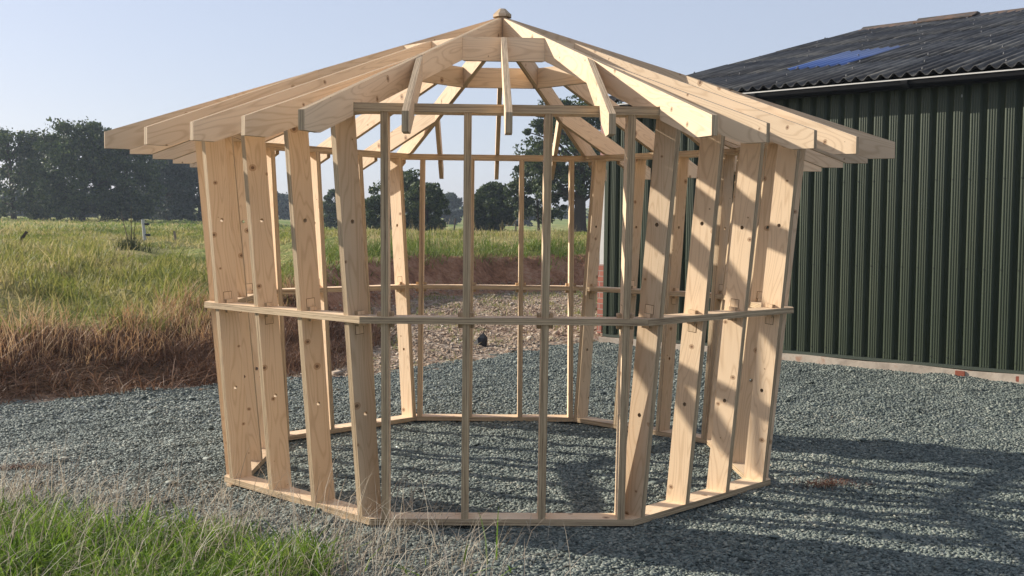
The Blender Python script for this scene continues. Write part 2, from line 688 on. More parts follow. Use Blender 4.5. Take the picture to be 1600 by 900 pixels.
def h_sheet(x, y):
    h = ground_h(x, y)
    return np.where(inside(x, y, GRAVEL) & (poly_dist(x, y, GRAVEL) > 0.25), -0.04, h)


gx = axis(-420, 420, -9, 7, 0.16)
gy = axis(-60, 560, -3, 25, 0.17)
me, X, Y = grid_mesh('ground', gx, gy, h_sheet)
s_attr = signed_s(X, Y)
t_attr = steepness(X, Y)
for nm, arr in (('bank_distance', s_attr), ('cut_bank', t_attr)):
    at = me.attributes.new(nm, 'FLOAT', 'POINT')
    at.data.foreach_set('value', arr.astype(np.float32))


def mat_ground():
    m = NT('earth_and_turf')
    a = m.n('Attribute', attribute_name='bank_distance').outputs['Fac']
    cut = m.n('Attribute', attribute_name='cut_bank').outputs['Fac']
    p = m.pos()
    n1 = m.noise(p, 0.7, 4.0)
    n2 = m.noise(p, 9.0, 5.0, 0.65)
    n3 = m.noise(p, 2.4, 4.0, 0.6)
    ns = m.noise(m.vmath('MULTIPLY', p, (0.05, 0.05, 0.05)), 1.0, 3.0)
    turf = m.ramp(m.math('MULTIPLY_ADD', n2, 0.4, m.math('MULTIPLY', n1, 0.6)),
                  [(0.38, (0.12, 0.15, 0.035)), (0.5, (0.21, 0.21, 0.065)), (0.62, (0.32, 0.26, 0.115))])
    far = m.ramp(ns, [(0.42, (0.15, 0.20, 0.04)), (0.55, (0.27, 0.27, 0.09))])
    turf = m.mix(m.math('MULTIPLY_ADD', a, 0.03, -0.6, True), turf, far)
    soil = m.ramp(m.math('MULTIPLY_ADD', n2, 0.5, m.math('MULTIPLY', n3, 0.5)),
                  [(0.36, (0.14, 0.066, 0.036)), (0.5, (0.29, 0.15, 0.085)), (0.66, (0.40, 0.245, 0.155))])
    litter = m.ramp(n2, [(0.35, (0.05, 0.028, 0.015)), (0.6, (0.15, 0.085, 0.045))])
    vo = m.n('TexVoronoi')
    vo.inputs['Scale'].default_value = 16.0
    m.l(p, vo.inputs['Vector'])
    sv = m.n('SeparateColor')
    m.l(vo.outputs['Color'], sv.inputs[0])
    rub = m.ramp(sv.outputs[0], [(0.0, (0.19, 0.125, 0.085)), (0.5, (0.30, 0.215, 0.15)), (1.0, (0.42, 0.35, 0.27))])
    green = m.math('MULTIPLY_ADD', n3, 9.0, -5.0, True)
    rub = m.mix(m.math('MULTIPLY', green, 0.7), rub, (0.13, 0.14, 0.05))
    bank = m.mix(cut, litter, soil)
    edge = m.math('ADD', a, m.math('MULTIPLY_ADD', n3, 0.9, -0.45))
    c = m.mix(m.math('MULTIPLY_ADD', edge, 4.0, 0.6, True), rub, bank)
    top = m.math('SUBTRACT', edge, m.math('MULTIPLY_ADD', cut, -0.45, 1.6))
    c = m.mix(m.math('MULTIPLY_ADD', top, 3.0, 0.5, True), c, turf)
    m.col(c)
    m.rough(0.95)
    m.spec(0.1)
    m.bump(m.math('ADD', n2, m.math('MULTIPLY', vo.outputs['Distance'], 0.6)), 0.9, 0.05)
    return m.m


tag(link('ground', me, mat_ground()), kind='structure')


def mat_gravel_sheet():
    m = NT('slate_bed')
    p = m.pos()
    vo = m.n('TexVoronoi')
    vo.inputs['Scale'].default_value = 34.0
    m.l(p, vo.inputs['Vector'])
    sv = m.n('SeparateColor')
    m.l(vo.outputs['Color'], sv.inputs[0])
    c = m.ramp(sv.outputs[0], [(0.0, (0.035, 0.047, 0.049)), (0.45, (0.09, 0.113, 0.112)), (0.8, (0.155, 0.183, 0.172)), (1.0, (0.25, 0.26, 0.23))])
    m.col(c)
    m.rough(0.8)
    m.bump(m.math('MULTIPLY_ADD', vo.outputs['Distance'], -1.0, sv.outputs[1]), 1.0, 0.02)
    return m.m


gx2 = axis(-40, 40, -7.0, 7.6, 0.09, 1.2)
gy2 = axis(-30, 9.6, -4.0, 9.4, 0.09, 1.2)
X, Y = np.meshgrid(gx2, gy2)
keep = in_gravel(X, Y)


def gravel_h(x, y):
    return 0.004 + 0.008 * wob(x, y, 1.3, 1) + 0.006 * wob(x, y, 0.5, 11) + 0.003 * wob(x, y, 0.2, 14)


Z = gravel_h(X, Y)
nx, ny = len(gx2), len(gy2)
i = (np.arange(nx - 1)[None, :] + (np.arange(ny - 1) * nx)[:, None])
k4 = keep[:-1, :-1] & keep[1:, :-1] & keep[:-1, 1:] & keep[1:, 1:]
i = i[k4]
me = mesh_np('gravel_yard', np.stack([X, Y, Z], -1).reshape(-1, 3), [np.stack([i, i + 1, i + nx + 1, i + nx], 1)], True)
tag(link('gravel_yard', me, mat_gravel_sheet()), kind='structure')


def stones(P, size, flat=0.45, tilt=0.6):
    """irregular angular stones: jittered boxes, random yaw and tilt"""
    n = len(P)
    sg = np.array([(a, b, c) for a in (-1, 1) for b in (-1, 1) for c in (-1, 1)], float)
    half = np.stack([size * rng.uniform(.42, .62, n), size * rng.uniform(.28, .5, n), size * rng.uniform(.5, 1.0, n) * flat * 0.5], 1)
    V = sg[None] * half[:, None, :] * rng.uniform(0.55, 1.12, (n, 8, 3))
    yaw, tx, ty = rng.uniform(0, 6.283, n), rng.normal(0, tilt * .5, n), rng.normal(0, tilt * .5, n)
    c, s_ = np.cos(tx)[:, None], np.sin(tx)[:, None]
    y, z = V[..., 1] * c - V[..., 2] * s_, V[..., 1] * s_ + V[..., 2] * c
    x = V[..., 0]
    c, s_ = np.cos(ty)[:, None], np.sin(ty)[:, None]
    x, z = x * c + z * s_, -x * s_ + z * c
    c, s_ = np.cos(yaw)[:, None], np.sin(yaw)[:, None]
    x, y = x * c - y * s_, x * s_ + y * c
    V = np.stack([x, y, z], -1) + P[:, None, :]
    b = (np.arange(n) * 8)[:, None]
    F = [b + np.array(f) for f in ((0, 1, 3, 2), (4, 6, 7, 5), (0, 4, 5, 1), (2, 3, 7, 6), (0, 2, 6, 4), (1, 5, 7, 3))]
    return V.reshape(-1, 3), [np.concatenate(F)]


def seen(x, y, z, margin=0.10):
    """true where a point falls in the photo's field of view plus a margin on each side"""
    d = np.stack([x, y, z], -1) - CAM
    dep = d @ fw
    u = d @ rt / np.maximum(dep, .1) * F_PX / 800
    v = d @ up / np.maximum(dep, .1) * F_PX / 450
    return (dep > 0.8) & (np.abs(u) < 1 + margin * 2) & (v > -1 - margin * 2.5)


def scatter(n, lo, hi):
    return rng.uniform(lo[0], hi[0], n), rng.uniform(lo[1], hi[1], n)


PV, PF, base = [], [], 0
for n, lo, hi, smin, smax in ((470000, (-5.2, -2.9), (5.2, 1.4), .008, .024), (360000, (-7, 1.4), (7.5, 9.4), .011, .027), (900, (-5, -2.8), (6, 8), .04, .06)):
    x, y = scatter(n, lo, hi)
    ok = in_gravel(x, y) & seen(x, y, 0 * x)
    x, y = x[ok], y[ok]
    sz = smin + (smax - smin) * rng.power(0.7, len(x))
    z = gravel_h(x, y) + sz * rng.uniform(-0.05, 0.28, len(x))
    V, F = stones(np.stack([x, y, z], 1), sz, 0.40, 0.5)
    PV.append(V); PF += [f + base for f in F]; base += len(V)
me = mesh_np('gravel', np.concatenate(PV), [np.concatenate(PF)])
m_chip = mat_island('slate_chippings', [(0.0, (0.046, 0.056, 0.051)), (0.35, (0.117, 0.140, 0.124)), (0.7, (0.188, 0.216, 0.189)), (0.9, (0.29, 0.30, 0.25)), (0.97, (0.37, 0.35, 0.28)), (1.0, (0.27, 0.165, 0.10))], 0.7, 0.35, posvar=(0.8, 0.18))
tag(link('gravel', me, m_chip), 'loose blue grey slate chippings covering the yard', 'gravel', kind='stuff')

# rubble behind the yard
x, y = scatter(85000, (-3.2, 4.0), (5.0, 21))
s = signed_s(x, y)
ok = ~in_gravel(x, y) & (s < 0.25) & (x < 1.4 + .25 * (y - 8))
x, y = x[ok], y[ok]
sz = 0.016 + 0.045 * rng.uniform(0, 1, len(x)) ** 8 + .09 * (rng.uniform(0, 1, len(x)) > .9985)
P = np.stack([x, y, ground_h(x, y) + sz * 0.1], 1)
V, F = stones(P, sz, 0.62, 0.5)
m_rub = mat_island('rubble_stone', [(0.0, (0.17, 0.115, 0.08)), (0.4, (0.30, 0.225, 0.16)), (0.75, (0.39, 0.315, 0.24)), (1.0, (0.54, 0.49, 0.41))], 0.85, 0.2, posvar=(0.9, 0.3))
tag(link('rubble', mesh_np('rubble', V, F), m_rub), 'pinkish broken stone and rubble strewn behind the gravel yard', 'rubble', kind='stuff')

# black rock lying on the rubble
bm = bmesh.new()
bmesh.ops.create_icosphere(bm, subdivisions=1, radius=1)
for v in bm.verts:
    q = v.co.copy()
    k = 1 + 0.25 * math.sin(5 * q.x + 2 * q.y + 1) + 0.2 * math.cos(6 * q.y + 3 * q.z)
    f = 1.15 - .75 * max(q.z, 0)
    v.co = Vector((q.x * .105 * k * f + .02 * q.z, q.y * .085 * k * f, max(q.z, -.4) * .125))
pr = ray_at(753, 533, 14.5)
o = link('rock', bm_mesh('rock', bm), mat_simple('coal_black_rock', (0.02, 0.02, 0.022), 0.6, 0.4, 0.4, 20), None, Matrix.Translation((pr[0], pr[1], float(ground_h(pr[0:1], pr[1:2])[0]) + .06)))
tag(o, 'black pointed rock lying alone on the pinkish rubble', 'rock')

# small timber packers under the base plate
WOOD2 = WOOD
for (ang, off, lab) in ((-135, -0.60, 'small timber packer under the left front corner of the gazebo base'), (-135, 0.50, 'longer timber packer under the gazebo base beside its front left corner'),):
    a = R(ang) + ROT
    n, tg = np.array([math.cos(a), math.sin(a), 0]), np.array([-math.sin(a), math.cos(a), 0])
    wdt = 0.05 if off < 0 else 0.13
    bm = prism([(-wdt / 2, -.05), (wdt / 2, -.05), (wdt / 2, .045), (-wdt / 2, .045)], 0.022)
    o = link('timber_packer', bm_mesh('timber_packer', bm), WOOD, None, frame(tg, (0, 0, 1), n, n * (A_B - 0.035) + tg * off + np.array([0, 0, 0.0055])))
    tag(o, lab, 'packer', 'timber packers under the gazebo base')

# rusty conifer needles in two small piles
m_need = mat_island('rusty_needles', [(0, (0.06, 0.025, 0.015)), (0.6, (0.15, 0.062, 0.036)), (1, (0.27, 0.14, 0.085))], 0.8)
for u, v, L_, W_, dd, lab in ((1292, 760, .17, .045, 6.55, 'rusty brown needle pile on the shaded gravel right of the gazebo'), (25, 734, .22, .04, 6.75, 'rusty brown needle streak on the open gravel at the left edge')):
    c = ray_at(u, v, dd)
    n = 420
    x = c[0] + rng.normal(0, L_ * .55, n)
    y = c[1] + rng.normal(0, W_, n) + .03 * np.sin((x - c[0]) * 20)
    P = np.stack([x, y, 0.012 + np.abs(rng.normal(0, .009, n))], 1)
    V, F = blades(P, rng.uniform(.02, .05, n), np.full(n, .003), rng.uniform(0, 6.28, n), rng.uniform(.8, 1.6, n))
    tag(link('needle_litter', mesh_np('needle_litter', V, F), m_need), lab, 'needles', kind='stuff')

# ================================================================== BARN
E_ = np.array([0.72862767, -0.68491001, 0.0])
N_ = np.array([-0.68491001, -0.72862767, 0.0])     # out of the long wall
P0 = np.array([3.38, 6.09, 0.0])
S0, S1, WID = -2.73, 14.0, 16.0                    # gable corner, far end, span
Z_EAVE, Z_RIDGE = 3.21, 5.33
BM = frame(E_, -N_, (0, 0, 1), P0)                 # local x along wall, y into the barn, z up
barn = empty('barn')
barn.matrix_world = BM
tag(barn, 'dark green metal clad farm barn with corrugated grey roof behind the gazebo', 'barn')


def mat_clad():
    m = NT('green_clad_steel')
    co = m.obj()
    n1 = m.noise(m.vmath('MULTIPLY', co, (3.0, 3.0, 0.7)), 1.0, 4.0)
    c = m.mix(m.math('MULTIPLY_ADD', n1, 2.0, -.5, True), (0.027, 0.040, 0.022), (0.043, 0.054, 0.029))
    sp = m.n('TexVoronoi')
    sp.inputs['Scale'].default_value = 3.4
    m.l(m.vmath('MULTIPLY', co, (1.0, 1.0, .45)), sp.inputs['Vector'])
    c = m.mix(m.math('MULTIPLY', m.math('LESS_THAN', sp.outputs['Distance'], 0.028), 0.5), c, (0.45, 0.45, 0.42))
    m.col(c)
    m.rough(0.45)
    m.spec(0.32)
    return m.m


CLAD = mat_clad()
# profiled sheet: pitch 0.2, crown with two small stiffening grooves, deep pan
PK = 0.885
prof, xx = [], S0
while xx < S1:
    for dx, dy in ((0, .040), (.066, .040), (.074, 0), (.102, 0), (.107, .005), (.112, 0), (.132, 0), (.137, .005), (.142, 0), (.162, 0), (.167, .005), (.172, 0), (.190, 0), (.198, .040)):
        prof.append((xx + dx * PK, dy))
    xx += 0.2 * PK
prof = [q for i, q in enumerate(prof) if i == 0 or q[0] - prof[i - 1][0] > 1e-4]
pf = np.array(prof)
V = np.concatenate([np.column_stack([pf, np.full(len(pf), 0.12)]), np.column_stack([pf, np.full(len(pf), 3.10)])])
nn = len(pf)
i = np.arange(nn - 1)
link('wall_cladding', mesh_np('wall_cladding', V, [np.stack([i, i + 1, i + 1 + nn, i + nn], 1)]), CLAD, barn)
bm = bmesh.new()
for zz_ in (.19, 1.15, 2.1, 2.95):
    for k_ in range(int((9 - S0) / (.2 * PK))):
        xs_ = S0 + (.088 + .2 * k_) * PK
        if (k_ * 5 + int(zz_ * 3)) % 7:
            add_box(bm, (xs_ - .006, -.006, zz_ - .006), (xs_ + .006, .002, zz_ + .006))
link('cladding_screws', bm_mesh('cladding_screws', bm), mat_simple('screw_caps', (.03, .035, .03), .5), barn)['kind'] = 'stuff'
bm = bmesh.new()
add_box(bm, (S0 - .01, -.02, .085), (S1, .05, .118))
link('base_flashing', bm_mesh('base_flashing', bm), mat_simple('flashing', (.055, .068, .052), .4), barn)
bm = bmesh.new()
add_box(bm, (S0 - .012, -.012, .119), (S0 + .05, .05, 3.08))
link('corner_flashing', bm_mesh('corner_flashing', bm), CLAD, barn)
# body behind the cladding with the gable
bm = prism([(.06, .14), (WID - .06, .14), (WID - .06, Z_EAVE - .06), (WID / 2, Z_RIDGE - .12), (.06, Z_EAVE - .06)], S1 - S0 - .1)
MG = frame((0, 1, 0), (1, 0, 0), (0, 0, 1), ((S0 + S1) / 2 + .06, 0, 0))
link('wall', bm_mesh('wall', bm), mat_simple('dark_wall', (.06, .06, .055), .8), barn, MG)
# concrete plinth
m = NT('concrete')
cn = m.noise(m.obj(), 6.0, 5.0)
m.col(m.ramp(cn, [(.35, (.33, .27, .21)), (.6, (.46, .39, .31)), (.7, (.36, .22, .15))]))
m.rough(.9)
m.bump(cn, .5, .02)
CONC = m.m
bm = bmesh.new()
add_box(bm, (S0 - .02, -.075, -.1), (S1, .4, .083))
bmesh.ops.subdivide_edges(bm, edges=[e for e in bm.edges if abs(e.verts[0].co.x - e.verts[1].co.x) > 1], cuts=70)
for v in bm.verts:
    if v.co.z > 0: v.co.z += .006 * math.sin(v.co.x * 5) - .004
    if v.co.y < 0: v.co.y += .012 * math.sin(v.co.x * 3.3 + 1)
link('plinth', bm_mesh('plinth', bm), CONC, barn)
m_brick_loose = mat_simple('brick_red', (.25, .08, .05), .85, .2, .3, 30)
for sx, sz_ in ((1.05, .07), (2.12, .05), (2.75, .06)):
    bm = bmesh.new()
    add_box(bm, (sx - sz_, -.081, .012), (sx + sz_, -.06, .07))
    bmesh.ops.bevel(bm, geom=list(bm.edges), offset=.008, segments=1)
    link('exposed_brick', bm_mesh('exposed_brick', bm), m_brick_loose, barn)

# brick pier and pale panel on the gable corner
m = NT('brickwork')
bt = m.n('TexBrick')
bt.inputs['Scale'].default_value = 1.0
bt.inputs['Brick Width'].default_value = .225
bt.inputs['Row Height'].default_value = .075
bt.inputs['Mortar Size'].default_value = .006
bt.inputs['Color1'].default_value = (.36, .12, .075, 1)
bt.inputs['Color2'].default_value = (.28, .085, .055, 1)
bt.inputs['Mortar'].default_value = (.30, .25, .2, 1)
cx = m.n('CombineXYZ')
sx_ = m.n('SeparateXYZ')
m.l(m.obj(), sx_.inputs[0])
m.l(m.math('ADD', sx_.outputs[0], sx_.outputs[1]), cx.inputs[0])
m.l(sx_.outputs[2], cx.inputs[1])
m.l(cx.outputs[0], bt.inputs[0])
m.col(bt.outputs[0])
m.rough(.85)
m.bump(bt.outputs['Fac'], -.4, .01)
bm = bmesh.new()
add_box(bm, (S0 - .135, .02, .28), (S0 - .014, 5, 1.06))
add_box(bm, (S0 - .135, .02, .12), (S0 - .06, 5, .279))
link('brick_pier', bm_mesh('brick_pier', bm), m.m, barn)
bm = bmesh.new()
add_box(bm, (S0 - .115, .03, 1.061), (S0 - .014, 5, 2.2))
link('pale_panel', bm_mesh('pale_panel', bm), mat_simple('painted_render', (.62, .60, .56), .8, .2, .12, 12), barn)
bm = bmesh.new()
add_box(bm, (S0 - .125, .025, 2.201), (S0 - .014, 5, 3.05))
link('pink_panel', bm_mesh('pink_panel', bm), mat_simple('faded_pink_board', (.45, .25, .22), .8, .2, .2, 12), barn)

# corrugated roof, both slopes
m = NT('fibre_cement')
co = m.obj()
r1 = m.noise(co, 1.3, 5.0, .65)
r2 = m.noise(m.vmath('MULTIPLY', co, (16, .55, 1)), 1.0, 4.0, .7)
m.col(m.ramp(m.math('MULTIPLY_ADD', r1, .42, m.math('MULTIPLY', r2, .58)), [(.36, (.03, .03, .03)), (.48, (.072, .07, .068)), (.56, (.14, .135, .122)), (.66, (.24, .22, .185))]))
m.rough(.8)
m.spec(.22)
m.bump(r2, .5, .012)
FIBRE = m.m
m = NT('blue_rooflight_grp')
m.col((.075, .135, .33))  # bluish sheet, with the reflected sky also put into its base colour
m.rough(.30)
m.spec(.5)
m.b.inputs['Transmission Weight'].default_value = .0
RL = m.m
SLEN = math.hypot(WID / 2 + .15, Z_RIDGE - Z_EAVE)
ca, sa = (WID / 2 + .15) / SLEN, (Z_RIDGE - Z_EAVE) / SLEN
PIT, AMP = 0.146, 0.026
LIGHT = (-0.876, 0.0, 1.83, 3.54)                  # rooflight: along, along, up, up


def corrugated(x0, x1, l0, l1, lift=0.0, front=True):
    n = max(2, int(round((x1 - x0) / PIT * 8)))
    xs = np.linspace(x0, x1, n + 1)
    wv = AMP * np.cos(xs / PIT * 6.28318)
    rows = []
    for l in (l0, l1):
        zz = Z_EAVE + AMP + l * sa + wv * ca + lift
        yy = -.15 + l * ca - wv * sa
        if not front: yy = WID - yy
        rows.append(np.column_stack([xs, yy, zz]))
    i = np.arange(n)
    return np.concatenate(rows), np.stack([i, i + 1, i + 2 + n, i + 1 + n], 1)


def roof_piece(name, parts, mat, thick):
    Vs, Fs, b = [], [], 0
    for p in parts:
        v, f = corrugated(*p)
        Vs.append(v); Fs.append(f + b); b += len(v)
    o = link(name, mesh_np(name, np.concatenate(Vs), [np.concatenate(Fs)]), mat, barn)
    sm = o.modifiers.new('solid', 'SOLIDIFY')
    sm.thickness = thick
    sm.offset = -1
    return o


XV0, XV1 = S0 - .20, S1 + .2
courses = [0, 1.83, 3.54, 5.25, 6.95, SLEN - .02]
parts = []
for ci, (a, b) in enumerate(zip(courses[:-1], courses[1:])):
    lap = .15 if ci else -0.04
    lf = .004 * (ci % 2) + .007 * ci * 0
    if ci == 1:
        parts += [(XV0, LIGHT[0], a - lap, b, .007), (LIGHT[1], XV1, a - lap, b, .007)]
    else:
        parts.append((XV0, XV1, a - lap, b, .007 * (1 if ci % 2 else 0)))
parts += [(XV0, XV1, 0, SLEN - .02, 0, False)]
roof = roof_piece('roof', parts, FIBRE, .007)
rl = roof_piece('rooflight', [(LIGHT[0] - .001, LIGHT[1] + .001, LIGHT[2] - .12, LIGHT[3], .0095)], RL, .004)
# fixing bolts
bm = bmesh.new()
for l in (.12, .9, 1.72, 2.6, 3.42, 4.3, 5.13, 6.0, 6.85, 7.7):
    xi = math.ceil(XV0 / PIT)
    while xi * PIT < 9:
        if (xi * 7 + int(l * 10)) % 6 == 0:
            xw = xi * PIT
            c = Vector((xw, -.15 + l * ca - AMP * sa, Z_EAVE + 2 * AMP + l * sa + .012))
            bmesh.ops.create_cone(bm, cap_ends=True, segments=6, radius1=.014, radius2=.009, depth=.02, matrix=Matrix.Translation(c))
        xi += 1
link('roof_bolts', bm_mesh('roof_bolts', bm), mat_simple('grey_caps', (.10, .10, .10), .7), barn)['kind'] = 'stuff'
# ridge capping, sagging pieces with lichen
m = NT('ridge_tile')
rn = m.noise(m.obj(), 4.0, 4.0)
m.col(m.ramp(rn, [(.4, (.05, .045, .04)), (.6, (.13, .075, .045))]))
m.rough(.85)
RID = m.m
xx, q = XV0 + .02, 0
while xx < 9:
    ln = 1.05
    dz = .012 * math.sin(q * 2.3) + (.022 if q in (1, 3) else 0)
    bm = prism([(-.30, -.075), (-.14, -.02), (-.06, .03), (.06, .03), (.14, -.02), (.30, -.075), (.30, -.095), (.13, -.04), (0, 0), (-.13, -.04), (-.30, -.095)], ln)
    link('ridge_cap', bm_mesh('ridge_cap', bm), RID, barn, frame((0, 1, 0), (1, 0, 0), (0, 0, 1), (xx + ln / 2, WID / 2, Z_RIDGE + .038 + dz)))
    xx += ln + .003
    q += 1
# gutter: dark half-round, sunlight on its lip put into a pale colour, on brackets
bm = bmesh.new()
pr_ = [(-.12 - .062 + .062 * math.cos(a), 3.168 + .085 * math.sin(a)) for a in [math.pi + k * math.pi / 10 for k in range(11)]]
rows = [[bm.verts.new((x, y, z)) for y, z in pr_] for x in (S0 - .15, S1)]
for i in range(10):
    bm.faces.new((rows[0][i], rows[0][i + 1], rows[1][i + 1], rows[1][i]))
bmesh.ops.solidify(bm, geom=list(bm.faces), thickness=.004)
gut = link('gutter', bm_mesh('gutter', bm), mat_simple('black_gutter', (.018, .018, .02), .45), barn)
bm = bmesh.new()
add_box(bm, (S0 - .15, -.253, 3.165), (S1, -.238, 3.178))
link('gutter_lip', bm_mesh('gutter_lip', bm), mat_simple('painted_sunlit_lip', (.62, .60, .55), .6), gut)
bm = bmesh.new()
for x in (-.35, 2.35, 5.05, -2.2):
    add_box(bm, (x - .03, -.256, 3.083), (x + .03, -.12, 3.164))
bm.free()
for x in (-2.2, -.35, 1.5, 3.35):
    bm = bmesh.new()
    add_tube(bm, [(x - .035, -.182, 3.165), (x + .035, -.182, 3.165)], [.089, .089], 20)
    for v in bm.verts:
        v.co.z = min(v.co.z, 3.162)
    link('gutter_joint', bm_mesh('gutter_joint', bm), mat_simple('black_joint', (.016, .016, .018), .4), gut)
bm = bmesh.new()
add_box(bm, (S0, -.09, 3.10), (S1, .03, 3.19))
link('eaves_board', bm_mesh('eaves_board', bm), mat_simple('dark_eaves', (.02, .022, .02), .6), barn)

# ================================================================== GRASS, WEEDS
HZ = lambda x, y: ground_h(x, y)


def sward(name, n, lo, hi, test, h, wfun, stops, lean, label, cat, transl=.35, posvar=(0.9, .45), wind=None):
    x, y = scatter(n, lo, hi)
    s = signed_s(x, y)
    ok = test(x, y, s) & seen(x, y, ground_h(x, y), .12)
    x, y, s = x[ok], y[ok], s[ok]
    m_ = len(x)
    P = np.stack([x, y, ground_h(x, y) - .02], 1)
    dist = np.hypot(x - CAM[0], y - CAM[1])
    hh = rng.uniform(h[0], h[1], m_) * (0.75 + 0.35 * wob(x, y, 1.6, 3) + 0.28 * wob(x, y, .55, 13)).clip(.22, 1.5)
    dr = rng.uniform(0, 6.28, m_) if wind is None else wind + rng.normal(0, .9, m_)
    V, F = blades(P, hh, wfun(dist) * rng.uniform(.7, 1.3, m_), dr, rng.uniform(lean[0], lean[1], m_))
    o = link(name, mesh_np(name, V, F), mat_island(name, stops, .6, .25, transl, posvar))
    return tag(o, label, cat, kind='stuff')


GREEN = [(0.0, (.075, .125, .020)), (.3, (.14, .205, .035)), (.5, (.24, .26, .065)), (.7, (.37, .31, .13)), (1.0, (.52, .42, .24))]
GREEN2 = [(0.0, (.085, .12, .02)), (.32, (.17, .20, .04)), (.56, (.28, .265, .075)), (.76, (.40, .335, .15)), (1.0, (.55, .45, .27))]
GREEN3 = [(0.0, (.055, .105, .014)), (.35, (.12, .19, .028)), (.65, (.22, .26, .055)), (.88, (.36, .32, .13)), (1.0, (.52, .43, .25))]
STRAW = [(0.0, (.2, .17, .06)), (.4, (.38, .30, .14)), (.7, (.48, .38, .21)), (1.0, (.6, .5, .32))]
BROWN = [(0.0, (.06, .030, .018)), (.45, (.16, .082, .046)), (.8, (.30, .17, .10)), (1.0, (.50, .36, .22))]
wpx = lambda k, mn: (lambda d: np.maximum(mn, d * k))
left = lambda x, y: x < -1.2
sward('brown_weeds', 52000, (-9, -1), (-1.6, 8), lambda x, y, s: (s > -.25) & (s < 1.45 + .25 * wob(x, y, 1.1)) & (y < 9), (.08, .36), wpx(.00095, .004), BROWN, (.3, 1.9),
      'dead brown weeds tangled along the foot of the left bank', 'weeds', .25, (1.2, .35))
sward('russet_grass', 26000, (-9, -1), (-1.6, 9), lambda x, y, s: (s > .55) & (s < 1.8), (.20, .48), wpx(.0007, .0035), [(0, (.28, .15, .07)), (.5, (.47, .28, .14)), (1, (.62, .45, .26))], (.1, .7),
      'russet dry grass stems standing on the left bank above the weeds', 'grass', .35)
sward('bank_grass', 52000, (-12, -1), (-1.6, 14), lambda x, y, s: (s > 1.3 + .35 * wob(x, y, .9)) & (s < 7.5), (.12, .42), wpx(.0010, .006), GREEN2, (.15, .9),
      'long green and straw coloured grass on the left bank', 'grass', .45, (.75, .72))
sward('field_grass', 120000, (-20, 4), (8, 48), lambda x, y, s: (s > 6.5) & (s < 34) & (x > -.55 * (y + 7)), (.06, .26), wpx(.0010, .011), GREEN2, (.2, 1.0),
      'rough pasture grass over the field beyond the bank', 'grass', .45, (.28, .8))
sward('far_field_grass', 90000, (-60, 12), (30, 100), lambda x, y, s: (s > 26) & (s < 92) & (x > -.55 * (y + 7)) & (x < .12 * (y + 7)), (.12, .35), wpx(.0009, .03), GREEN, (.2, 1.0),
      'pale pasture grass running back to the treeline', 'grass', .45, (.22, .75))
sward('cut_bank_grass', 60000, (-4, 4), (12, 28), lambda x, y, s: (s > .62 - .2 * wob(x, y, 1.4, 2)) & (s < 3.2) & (steepness(x, y) > .15), (.22, .55), wpx(.0007, .01), GREEN3, (.3, 1.5),
      'shaggy grass hanging over the top of the red earth bank', 'grass', .35, (.6, .5))
sward('bank_seed_heads', 9000, (-4, 6), (12, 30), lambda x, y, s: (s > 1.6) & (s < 5) & (steepness(x, y) > .3), (.4, .75), wpx(.0004, .006), STRAW, (.1, .5),
      'tall straw seed stems along the crest of the red earth bank', 'grass', .4)
sward('rubble_tufts', 22000, (-3, 4.2), (4.5, 20.5), lambda x, y, s: (s < .3) & (~in_gravel(x, y)) & (wob(x, y, 1.5, 6) > .30 - .5 * smooth(13, 19, y)) & (x < 1.2 + .2 * (y - 8)), (.05, .2), wpx(.0006, .006), GREEN, (.2, 1.2),
      'small green tufts growing through the rubble', 'grass', .3)
sward('bank_brush', 16000, (-3.4, 3.4), (-1.2, 9.5), lambda x, y, s: (s > -.55) & (s < .9) & (~in_gravel(x, y)), (.12, .45), wpx(.0004, .005), BROWN, (.2, 1.6),
      'dry brown brush heaped behind the gazebo at the bank foot', 'weeds', .25)

# foreground grass at the bottom left
def clump_noise(x, y):
    return wob(x, y, .8, 4)


x, y = scatter(42000, (-3.6, -3.2), (0.2, -1.05))
dens = np.where(x < -.75 + .15 * clump_noise(x, y), smooth(-1.62, -2.15, y + .20 * clump_noise(x, y) + .40 * (x + 1.55)), 0)
dens = np.maximum(dens, .015 * (x < .1) * (y < -2.1 + .1 * clump_noise(x, y)))
ok = rng.uniform(0, 1, len(x)) < dens * .50
x, y = x[ok], y[ok]
n = len(x)
P = np.stack([x, y, np.full(n, -.005)], 1)
V, F = blades(P, rng.uniform(.08, .25, n) * (1 + .35 * clump_noise(x, y)).clip(.45, 1.5), rng.uniform(.005, .013, n), rng.uniform(0, 6.28, n), rng.uniform(.15, 1.25, n))
o = link('lawn_edge_grass', mesh_np('lawn_edge_grass', V, F), mat_island('lush_grass', [(0, (.05, .10, .012)), (.45, (.125, .215, .022)), (.8, (.21, .31, .045)), (.92, (.30, .34, .09)), (1, (.5, .42, .25))], .5, .3, .45, (2.5, .25)))
tag(o, 'lush green grass growing over the near left edge of the gravel', 'grass', kind='stuff')
x, y = scatter(11000, (-3.4, -3.1), (.5, -.75))
dn = smooth(-.85, -1.7, y + .25 * clump_noise(x, y) + .40 * (x + 1.3)) * (x < .35)
dn = dn * (1 - .8 * smooth(-.5, .05, x))
ok = rng.uniform(0, 1, len(x)) < .62 * dn * (.35 + .65 * (clump_noise(x * 1.7, y * 1.7) > -.1))
x, y = x[ok], y[ok]
n = len(x)
P = np.stack([x, y, np.full(n, -.005)], 1)
V, F = blades(P, .10 + .36 * rng.uniform(0, 1, n) ** 1.6, rng.uniform(.0022, .0044, n), 0.4 + rng.normal(0, 1.5, n), rng.uniform(.15, 1.3, n))
V2, F2 = blades(P + np.array([0, 0, .0]), rng.uniform(.03, .13, n), rng.uniform(.0018, .003, n), rng.uniform(0, 6.28, n), rng.uniform(.4, 1.8, n))
